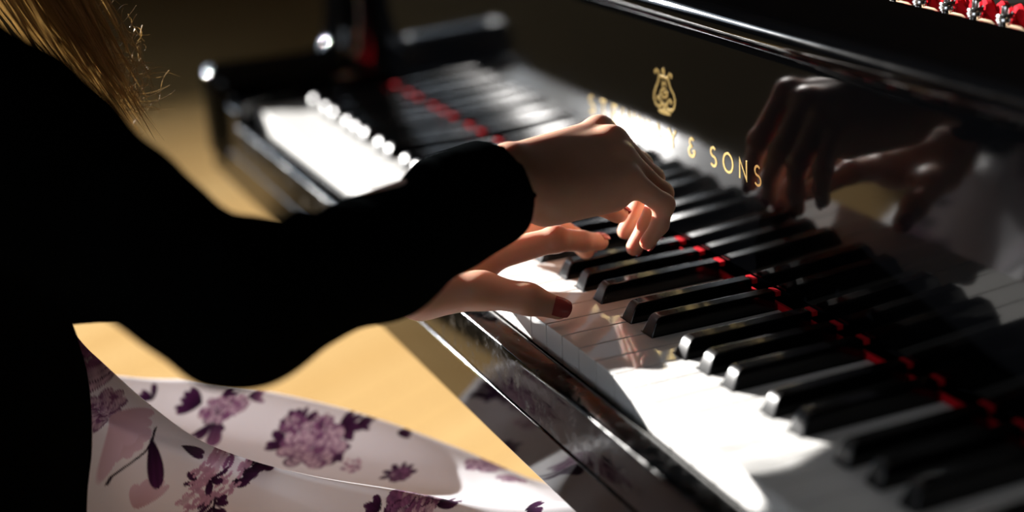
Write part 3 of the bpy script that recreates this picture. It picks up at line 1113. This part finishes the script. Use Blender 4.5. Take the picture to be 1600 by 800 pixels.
F.plane((-0.058, -0.44, 0.335), (0, 0.35, 1), (-0.15, -0.56, 0.30), (0.05, -0.33, 0.40))
top = mesh_obj('black_top', F.mesh('black_top', 3), M['knit'], person)

#SKIRT_BEGIN
# ---- skirt: control rows from the waist to the hem over the knees
def skirt_grid():
    # each row: right low, right hip side, right mid, right crest, crest inner, valley, left crest near, left crest, left side, left low
    rows = [
        [(0.150, -0.430, -0.270), (0.135, -0.420, -0.200), (0.090, -0.400, -0.110), (0.000, -0.380, 0.000), (-0.040, -0.375, 0.020), (-0.080, -0.370, 0.010), (-0.120, -0.375, 0.000), (-0.160, -0.380, -0.020), (-0.240, -0.400, -0.120), (-0.270, -0.410, -0.240)],
        [(0.165, -0.330, -0.290), (0.140, -0.325, -0.200), (0.070, -0.315, -0.110), (-0.034, -0.305, -0.030), (-0.062, -0.300, 0.012), (-0.100, -0.298, -0.035), (-0.130, -0.300, -0.060), (-0.170, -0.310, -0.075), (-0.245, -0.330, -0.140), (-0.275, -0.340, -0.260)],
        [(0.180, -0.285, -0.310), (0.155, -0.280, -0.220), (0.080, -0.275, -0.130), (-0.030, -0.275, -0.052), (-0.046, -0.277, -0.015), (-0.085, -0.270, -0.075), (-0.125, -0.265, -0.085), (-0.170, -0.265, -0.083), (-0.235, -0.280, -0.150), (-0.265, -0.290, -0.280)],
        [(0.190, -0.245, -0.320), (0.165, -0.240, -0.225), (0.095, -0.238, -0.142), (-0.008, -0.242, -0.068), (-0.018, -0.248, -0.049), (-0.070, -0.240, -0.102), (-0.115, -0.230, -0.106), (-0.165, -0.225, -0.094), (-0.225, -0.240, -0.160), (-0.255, -0.250, -0.300)],
        [(0.200, -0.205, -0.330), (0.175, -0.200, -0.230), (0.105, -0.198, -0.150), (0.012, -0.210, -0.082), (0.004, -0.216, -0.079), (-0.055, -0.205, -0.122), (-0.100, -0.195, -0.120), (-0.150, -0.185, -0.099), (-0.210, -0.200, -0.165), (-0.240, -0.210, -0.310)],
        [(0.215, -0.145, -0.345), (0.190, -0.140, -0.235), (0.125, -0.140, -0.155), (0.050, -0.152, -0.103), (0.038, -0.160, -0.100), (-0.025, -0.145, -0.142), (-0.070, -0.135, -0.136), (-0.120, -0.125, -0.113), (-0.185, -0.135, -0.180), (-0.220, -0.145, -0.330)],
        [(0.230, -0.085, -0.360), (0.205, -0.080, -0.240), (0.150, -0.080, -0.158), (0.086, -0.086, -0.121), (0.068, -0.092, -0.117), (0.005, -0.085, -0.152), (-0.040, -0.075, -0.148), (-0.088, -0.065, -0.133), (-0.150, -0.070, -0.200), (-0.190, -0.080, -0.350)],
        [(0.240, -0.035, -0.370), (0.215, -0.030, -0.245), (0.170, -0.030, -0.162), (0.122, -0.030, -0.131), (0.100, -0.034, -0.127), (0.040, -0.030, -0.150), (-0.005, -0.020, -0.154), (-0.050, -0.012, -0.155), (-0.115, -0.015, -0.220), (-0.155, -0.025, -0.370)],
        [(0.245, 0.010, -0.380), (0.222, 0.015, -0.255), (0.185, 0.020, -0.172), (0.145, 0.020, -0.137), (0.122, 0.018, -0.134), (0.068, 0.018, -0.152), (0.026, 0.024, -0.164), (-0.022, 0.028, -0.178), (-0.085, 0.020, -0.250), (-0.125, 0.010, -0.390)],
        [(0.240, 0.050, -0.400), (0.220, 0.055, -0.280), (0.188, 0.060, -0.195), (0.150, 0.062, -0.164), (0.130, 0.062, -0.162), (0.078, 0.062, -0.176), (0.036, 0.066, -0.188), (-0.010, 0.068, -0.204), (-0.070, 0.060, -0.280), (-0.110, 0.050, -0.400)],
        [(0.232, 0.080, -0.440), (0.212, 0.085, -0.350), (0.185, 0.092, -0.270), (0.150, 0.094, -0.245), (0.130, 0.094, -0.245), (0.080, 0.094, -0.260), (0.038, 0.098, -0.270), (-0.008, 0.098, -0.290), (-0.065, 0.090, -0.350), (-0.105, 0.080, -0.440)],
        [(0.226, 0.095, -0.560), (0.208, 0.100, -0.540), (0.182, 0.108, -0.520), (0.150, 0.110, -0.510), (0.130, 0.110, -0.510), (0.080, 0.106, -0.515), (0.038, 0.112, -0.515), (-0.008, 0.112, -0.520), (-0.065, 0.104, -0.540), (-0.102, 0.095, -0.560)],
    ]
    P = np.array(rows)
    under = P[:, 3] * 0.72 + P[:, 2] * 0.28
    for i in range(1, 5):
        under[i] = P[i, 3] + np.array((0.002, 0.0, -0.014))
    P = np.concatenate([P[:, :3], under[:, None], P[:, 3:]], 1)

    def resample(P, n, split, n2):
        # Catmull-Rom along axis 0 by chord length
        m = P.shape[0]
        seg = np.sqrt(((P[1:] - P[:-1]) ** 2).sum(-1)).mean(1)
        t = np.r_[0, np.cumsum(seg)]
        u = np.r_[np.linspace(0, t[split], n, endpoint=False), np.linspace(t[split], t[-1], n2)]
        out = np.zeros((len(u),) + P.shape[1:])
        for a, x in enumerate(u):
            i = min(np.searchsorted(t, x, 'right') - 1, m - 2)
            f = (x - t[i]) / (t[i + 1] - t[i])
            p1, p2 = P[i], P[i + 1]
            m1 = (P[i + 1] - P[i - 1]) / (t[i + 1] - t[i - 1]) if i > 0 else (p2 - p1) / (t[i + 1] - t[i])
            m2 = (P[i + 2] - P[i]) / (t[i + 2] - t[i]) if i + 2 < m else (p2 - p1) / (t[i + 1] - t[i])
            d = t[i + 1] - t[i]
            out[a] = (2 * f ** 3 - 3 * f ** 2 + 1) * p1 + (f ** 3 - 2 * f ** 2 + f) * d * m1 + (-2 * f ** 3 + 3 * f ** 2) * p2 + (f ** 3 - f ** 2) * d * m2
        return out

    G = resample(P, 600, 9, 70)
    G = np.swapaxes(resample(np.swapaxes(G, 0, 1), 460, 8, 60), 0, 1)
    return G


SK = skirt_grid()
#SKIRT_END
ns, nt_ = SK.shape[:2]
SKV = SK.reshape(-1, 3).copy()
# soft secondary creases running from the hips to the knees
u_ = np.repeat(np.linspace(0, 1, ns), nt_)
v_ = np.tile(np.linspace(0, 1, nt_), ns)
SKV[:, 2] += 0.0022 * np.sin(v_ * 42 + 7 * u_ + 2.0 * np.sin(u_ * 9)) * np.clip(u_ * 4, 0, 1) * (0.5 + 0.5 * np.sin(v_ * 9 + 3 * u_))

PAL = dict(deep=(0.016, 0.004, 0.020), plum=(0.085, 0.020, 0.085), mauve=(0.30, 0.125, 0.27), pink=(0.58, 0.34, 0.48), pale=(0.72, 0.55, 0.66), lily=(0.58, 0.38, 0.43))
base_c = np.array((0.88, 0.88, 0.93))
COLS = np.repeat(base_c[None], len(SKV), 0)
du = np.gradient(SK, axis=0).reshape(-1, 3)
dv = np.gradient(SK, axis=1).reshape(-1, 3)
prng = np.random.RandomState(5)


def local(c, ang=0.0):
    """coordinates on the cloth about the point of it nearest to c: p along the thigh, q across it"""
    i = np.argmin(((SKV - c) ** 2).sum(1))
    tu, tv = du[i] / np.linalg.norm(du[i]), dv[i] / np.linalg.norm(dv[i])
    r = SKV - SKV[i]
    global SUB
    SUB = np.nonzero((r ** 2).sum(1) < 0.055 ** 2)[0]
    r = r[SUB]
    p, q = r @ tu, r @ tv
    ca, sa = math.cos(ang), math.sin(ang)
    return p * ca + q * sa, -p * sa + q * ca


def blend(mask, col):
    m = np.clip(mask, 0, 1)[:, None]
    COLS[SUB] = COLS[SUB] * (1 - m) + np.array(col) * m


def petal(p, q, x, y, ang, L, Wd, c0, c1, vein=True):
    ca, sa = math.cos(ang), math.sin(ang)
    a = ((p - x) * ca + (q - y) * sa) / L
    b = (-(p - x) * sa + (q - y) * ca) / Wd
    prof = np.sqrt(np.clip(a * (1 - a) * 4, 0, 1)) * (0.55 + 0.45 * np.clip(a, 0, 1))
    m = np.clip((prof - np.abs(b)) * 7, 0, 1) * ((a > 0) & (a < 1))
    col = np.array(c0)[None] * (1 - np.clip(a, 0, 1))[:, None] + np.array(c1)[None] * np.clip(a, 0, 1)[:, None]
    if vein:
        col = col * (0.86 + 0.14 * np.cos(b * 11 + 3 * a))[:, None]
    mm = m[:, None]
    COLS[SUB] = COLS[SUB] * (1 - mm) + col * mm


def stroke(p, q, pts, w, col):
    d = np.full(len(p), 9.0)
    for (a, b) in zip(pts[:-1], pts[1:]):
        ax, ay = a
        bx_, by = b[0] - ax, b[1] - ay
        h_ = np.clip(((p - ax) * bx_ + (q - ay) * by) / (bx_ ** 2 + by ** 2), 0, 1)
        d = np.minimum(d, np.hypot(p - ax - h_ * bx_, q - ay - h_ * by))
    blend((w - d) / 0.0006 + 0.5, col)


def peony(c, R, dark=0.5):
    p, q = local(np.array(c))
    for rad, n_, l_ in ((0.78, 9, 0.62), (0.52, 8, 0.52), (0.30, 7, 0.42), (0.10, 5, 0.30)):
        a0 = prng.rand() * 6
        for k in range(n_):
            a = a0 + 2 * math.pi * (k + 0.3 * prng.rand()) / n_
            lo = np.array(PAL['plum' if prng.rand() < dark else 'mauve'])
            hi = np.array(PAL['mauve' if prng.rand() < dark else 'pale']) * (0.85 + 0.2 * prng.rand())
            x, y = R * rad * 0.45 * math.cos(a), R * rad * 0.45 * math.sin(a)
            petal(p, q, x, y, a + prng.randn() * 0.25, R * l_ * 1.08, R * 0.34 * (0.6 + rad * 0.5), lo * 0.6, lo * 0.8)
            petal(p, q, x, y, a + prng.randn() * 0.1, R * l_, R * 0.29 * (0.6 + rad * 0.5), lo, hi)
    blend(1 - np.hypot(p, q) / (R * 0.10), PAL['plum'])


def foliage(c, ang, spread, n_, L, col='plum'):
    p, q = local(np.array(c), ang)
    for k in range(n_):
        a = spread * (2 * (k + 0.5) / n_ - 1) + prng.randn() * 0.12
        r0 = L * 0.15 * prng.rand()
        petal(p, q, r0 * math.cos(a), r0 * math.sin(a), a, L * (0.75 + 0.45 * prng.rand()), L * (0.20 + 0.10 * prng.rand()), PAL['deep'], PAL[col])


def leaves(c, ang, n_, L, col='plum', spread=1.1):
    p, q = local(np.array(c), ang)
    stroke(p, q, [(0, 0), (L * 0.8, L * 0.1), (L * 1.8, 0)], 0.0007, PAL['deep'])
    for k in range(n_):
        s_ = 1 if k % 2 else -1
        t_ = L * 1.8 * k / n_
        petal(p, q, t_, 0, s_ * spread * (0.5 + 0.3 * prng.rand()), L * (1.0 + 0.4 * prng.rand()), L * 0.34, PAL['deep'], PAL[col])


def hydrangea(c, R):
    p, q = local(np.array(c))
    for k in range(22):
        a, r_ = prng.rand() * 6.28, R * math.sqrt(prng.rand())
        x, y = r_ * math.cos(a), r_ * math.sin(a)
        cc = PAL['pink'] if prng.rand() < 0.6 else PAL['pale'] if prng.rand() < 0.7 else PAL['mauve']
        a0 = prng.rand() * 6
        for m_ in range(4):
            petal(p, q, x, y, a0 + m_ * 1.57, R * 0.26, R * 0.11, np.array(cc) * 0.75, cc, False)


def lily(c, ang, L):
    p, q = local(np.array(c), ang)
    for a in (-0.55, 0.55, -0.25, 0.25, 0.0):
        petal(p, q, 0, 0, a, L * (1 - 0.2 * abs(a)), L * 0.2, PAL['lily'], PAL['pale'], False)


def stem(c):
    p, q = local(np.array(c))
    stroke(p, q, [(0.004, 0.004), (0.003, -0.006), (-0.003, -0.015), (-0.006, -0.022), (-0.005, -0.028)], 0.0009, PAL['deep'])
    petal(p, q, 0.002, 0.002, -1.05, 0.045, 0.005, PAL['deep'], PAL['plum'])


#MOTIFS
MOTIFS = [
    ('foliage', ((-0.1265, -0.192, -0.1063), 2.9, 1.0, 5, 0.017)),
    ('foliage', ((-0.123, -0.1793, -0.1078), 0.2, 1.2, 5, 0.016)),
    ('foliage', ((-0.1118, -0.1881, -0.115), -1.6, 0.9, 4, 0.017)),
    ('foliage', ((-0.1135, -0.1835, -0.114), -1.5, 0.3, 1, 0.028, 'mauve')),
    ('peony', ((-0.1196, -0.1827, -0.1101), 0.013, 0.35)),
    ('peony', ((-0.1196, -0.1674, -0.1091), 0.01, 0.2)),
    ('foliage', ((-0.1365, -0.2263, -0.0994), 2.6, 0.9, 4, 0.015)),
    ('foliage', ((-0.016, -0.249, -0.0477), 0.2, 0.6, 3, 0.014)),
    ('peony', ((-0.0436, -0.2819, -0.0172), 0.028, 0.35)),
    ('peony', ((-0.0519, -0.2882, -0.0035), 0.02, 0.5)),
    ('peony', ((-0.0317, -0.2806, -0.0508), 0.014, 0.0)),
    ('lily', ((-0.026, -0.2678, -0.0685), -1.0, 0.024)),
    ('lily', ((-0.0292, -0.2741, -0.0561), -0.4, 0.03)),
    ('foliage', ((-0.0785, -0.1394, -0.1324), 2.9, 0.6, 3, 0.018)),
    ('foliage', ((-0.0897, -0.1265, -0.1248), 1.3, 1.6, 9, 0.014)),
    ('foliage', ((-0.0792, -0.1, -0.1302), 0.2, 1.0, 6, 0.017)),
    ('foliage', ((-0.0654, -0.1101, -0.1386), -0.4, 0.7, 4, 0.014)),
    ('peony', ((-0.0714, -0.1227, -0.1357), 0.026, 0.12)),
    ('peony', ((-0.092, -0.131, -0.1237), 0.01, 0.6)),
    ('peony', ((-0.0865, -0.1098, -0.126), 0.01, 0.5)),
    ('hydrangea', ((-0.0464, -0.1003, -0.1455), 0.008)),
    ('foliage', ((-0.0802, -0.0832, -0.1296), 0.0, 0.8, 4, 0.013)),
    ('foliage', ((-0.0279, -0.0701, -0.1506), 0, 3.1, 9, 0.012)),
    ('peony', ((-0.0259, -0.0688, -0.1509), 0.009, 0.9)),
    ('foliage', ((0.0751, -0.1186, -0.1166), 2.8, 0.8, 4, 0.013)),
    ('foliage', ((0.0847, -0.0832, -0.1202), 0.1, 0.8, 5, 0.015)),
    ('peony', ((0.0795, -0.1011, -0.1183), 0.021, 0.45)),
    ('peony', ((0.078, -0.0862, -0.1173), 0.012, 0.3)),
    ('foliage', ((0.0554, -0.0308, -0.145), 0.1, 1.0, 5, 0.013, 'mauve')),
    ('foliage', ((0.1074, -0.0269, -0.1274), 0.1, 1.0, 5, 0.014)),
    ('leaves', ((0.0204, -0.206, -0.0998), 0.15, 8, 0.0105, 'plum')),
    ('foliage', ((0.016, -0.2289, -0.0973), 2.6, 0.5, 2, 0.011)),
    ('leaves', ((0.0239, -0.2204, -0.1028), -1.3, 6, 0.009, 'plum')),
    ('hydrangea', ((0.0147, -0.2145, -0.0972), 0.018)),
    ('foliage', ((0.0144, -0.2202, -0.0971), -0.6, 0.9, 3, 0.011)),
    ('peony', ((-0.0163, -0.002, -0.1567), 0.016, 0.0)),
    ('peony', ((0.0101, 0.0078, -0.1597), 0.012, 0.0)),
    ('foliage', ((-0.1225, -0.1568, -0.107), 0.2, 0.8, 4, 0.012, 'mauve')),
    ('foliage', ((-0.0632, -0.0566, -0.1381), 0.1, 0.9, 4, 0.011)),
    ('foliage', ((-0.0034, -0.2336, -0.0766), -0.3, 0.5, 2, 0.016)),
    ('lily', ((0.0291, -0.2738, -0.0988), 1.3, 0.024)),
    ('stem', ((-0.0162, -0.2551, -0.0754),)),
]
for kind, args in MOTIFS:
    globals()[kind](*args)
# the same print carries on where the cloth hangs out of sight
for k in range(26):
    i = prng.randint(len(SKV))
    if v_[i] < 0.24 or v_[i] > 0.86 or u_[i] > 0.8:
        if prng.rand() < 0.5:
            peony(SKV[i], 0.022 + 0.012 * prng.rand())
        else:
            leaves(SKV[i], prng.rand() * 6, 6, 0.014)
#MOTIFS_END
faces = []
ii = np.arange(ns - 1)[:, None] * nt_ + np.arange(nt_ - 1)[None]
Q = np.stack([ii, ii + 1, ii + nt_ + 1, ii + nt_], -1).reshape(-1, 4)
me = bpy.data.meshes.new('floral_skirt')
me.from_pydata((SKV + np.array((0, 0, K))).tolist(), [], Q.tolist())
me.update()
me.polygons.foreach_set('use_smooth', [True] * len(me.polygons))
at_ = me.color_attributes.new('print', 'FLOAT_COLOR', 'POINT')
at_.data.foreach_set('color', np.c_[COLS, np.ones(len(COLS))].astype(np.float32).ravel())
skirt = mesh_obj('floral_skirt', me, M['skirt'], person)

# ---- hair
hb = MB()
hr = random.Random(3)


def bez(P, n):
    P = [Vector(p) for p in P]
    out_ = []
    for i in range(n + 1):
        t = i / n
        Qs = P[:]
        while len(Qs) > 1:
            Qs = [a.lerp(b, t) for a, b in zip(Qs[:-1], Qs[1:])]
        out_.append(Qs[0])
    return out_


def rv(s_):
    return Vector((hr.gauss(0, s_), hr.gauss(0, s_), hr.gauss(0, s_)))


for k in range(300):                       # lock falling forward over the left side of the chest
    a = hr.uniform(-0.6, 1.0)
    root = Vector(Hp(-0.070 + 0.03 * a * a, -0.03 + 0.05 * a, 0.07 - 0.03 * hr.random()))
    w = hr.gauss(0, 1)
    w2 = hr.gauss(0, 1)
    midp = Vector((-0.150 + 0.024 * w, -0.292 + 0.018 * w2, 0.290))
    m2 = Vector((-0.128 + 0.026 * w, -0.264 + 0.016 * w2, 0.200))
    end = Vector((-0.098 + 0.020 * w, -0.232 + 0.008 * w2, 0.150)) + Vector((0.016, 0.016, -0.045)) * hr.uniform(-0.6, 0.7)
    pts = bez([root, root + Vector((-0.04, 0.0, -0.06)), midp, m2, end], 22)
    ph, am = hr.uniform(0, 6), hr.uniform(0.001, 0.004)
    pts = [p + Vector((math.sin(ph + i * 0.55), math.cos(ph + i * 0.5), 0)) * am for i, p in enumerate(pts)]
    r0 = hr.uniform(0.0008, 0.0020)
    hb.tube(pts, [r0 * (0.7 + 0.3 * math.sin(math.pi * min(1, i / 12))) * (1 if i < 17 else max(0.06, (22 - i) / 5.5)) for i in range(23)], 5)
for k in range(120):                       # back and right side
    a = hr.uniform(2.2, 5.2)
    root = Vector(Hp(0.070 * math.cos(a - 1.57) , -0.05 + 0.05 * math.sin(a - 1.57), 0.06 + 0.05 * hr.random()))
    sx = hr.uniform(-0.09, 0.02)
    pts = bez([root, Vector(Hp(0.09 * math.cos(a - 1.57), -0.11, 0.03)), Vector((sx, -0.565, 0.38)), Vector((sx, -0.575, 0.24 + 0.05 * hr.random()))], 14)
    r0 = hr.uniform(0.002, 0.004)
    hb.tube(pts, [r0] * 11 + [r0 * 0.8, r0 * 0.5, r0 * 0.3, 0.0002], 5)
for k in range(700):                       # combed from the parting over the crown to both sides and the back
    sgn = 1 if k % 2 else -1
    th0 = math.radians(hr.uniform(-75, 58))
    lay = hr.uniform(1.0, 1.035)
    pts = []
    for i in range(15):
        f = i / 14
        lam = math.radians(hr.uniform(0, 2) + 100 * f)          # from the parting down the side
        t2 = th0 - 0.75 * f * f
        dx, dy, dz = math.sin(lam), math.cos(lam) * math.sin(t2) - 0.45 * f * f, math.cos(lam) * math.cos(t2) + 0.10 * math.sin(lam)
        ln = math.sqrt(dx * dx + dy * dy + dz * dz)
        pts.append(Vector(Hp(sgn * 0.0845 * dx / ln * lay, -0.022 + 0.098 * dy / ln * lay, 0.043 + 0.090 * dz / ln * lay)))
    r0 = hr.uniform(0.0009, 0.0017)
    hb.tube(pts, [r0] * 13 + [r0 * 0.7, r0 * 0.3], 4)
for k in range(75):                       # curled ends that catch the light
    b0 = Vector((-0.100, -0.218, 0.172)) + Vector((hr.gauss(0, 0.010), hr.gauss(0, 0.007), hr.gauss(0, 0.020)))
    a0, rc = hr.uniform(0, 6.28), hr.uniform(0.006, 0.018)
    ax_, ay_ = Vector((0.42, 0.90, 0.0)), Vector((0, 0, 1))
    tl = hr.uniform(0.4, 1.5)
    pts = [b0 + ax_ * rc * math.cos(a0 + tl * i / 12) + ay_ * rc * math.sin(a0 + tl * i / 12) - (ax_ * math.cos(a0 + tl / 2) + ay_ * math.sin(a0 + tl / 2)) * rc + Vector((0.0004, 0.0003, -0.0005)) * i for i in range(13)]
    hb.tube(pts, [0.00026] * 9 + [0.0002, 0.00016, 0.0001, 0.00005], 4)
for k in range(90):                        # fine curled ends and stray hairs
    w = hr.gauss(0, 1)
    s_ = hr.uniform(0, 1)
    b0 = Vector((-0.128 + 0.045 * s_ , -0.258 + 0.036 * s_, 0.205 - 0.065 * s_)) + rv(0.005)
    d = Vector((0.010 * hr.gauss(0.5, 1), 0.016 * abs(hr.gauss(0.4, 0.8)), 0.010 * hr.gauss(0.3, 1)))
    pts = bez([b0, b0 + d * 0.6, b0 + d + rv(0.004), b0 + d * 1.3 + rv(0.006)], 10)
    hb.tube(pts, [0.00022] * 8 + [0.00018, 0.00012, 0.00006], 4)
for (a, b, c) in (((0.0, 0, 0), (0.006, 0.012, 0.012), (0.012, 0.020, 0.026)), ((0.005, 0.004, -0.01), (0.014, 0.022, -0.004), (0.016, 0.036, 0.014)), ((0.01, 0.008, -0.022), (0.014, 0.02, -0.022), (0.014, 0.028, -0.02))):
    b0 = Vector((-0.112, -0.246, 0.196))
    hb.tube(bez([b0 + Vector(a), b0 + Vector(b), b0 + Vector(c)], 10), [0.0003] * 9 + [0.0002, 0.0001], 4)
hair = hb.build('hair', M['hair'])
hair.parent = person
# crown of the hair close to the skull
F = Field((-0.20, -0.56, 0.36), (0.08, -0.22, 0.66), 0.005)
F.ell(Hp(0, -0.020, 0.045), (0.084, 0.096, 0.088), 0.01, rotH)
F.ell(Hp(0, -0.050, -0.02), (0.080, 0.065, 0.080), 0.03, rotH)
F.ell(Hp(0, 0.085, -0.02), (0.060, 0.060, 0.090), 0.0, rotH, cut=True)
mesh_obj('hair_crown', F.mesh('hair_crown', 3), M['hair'], person)
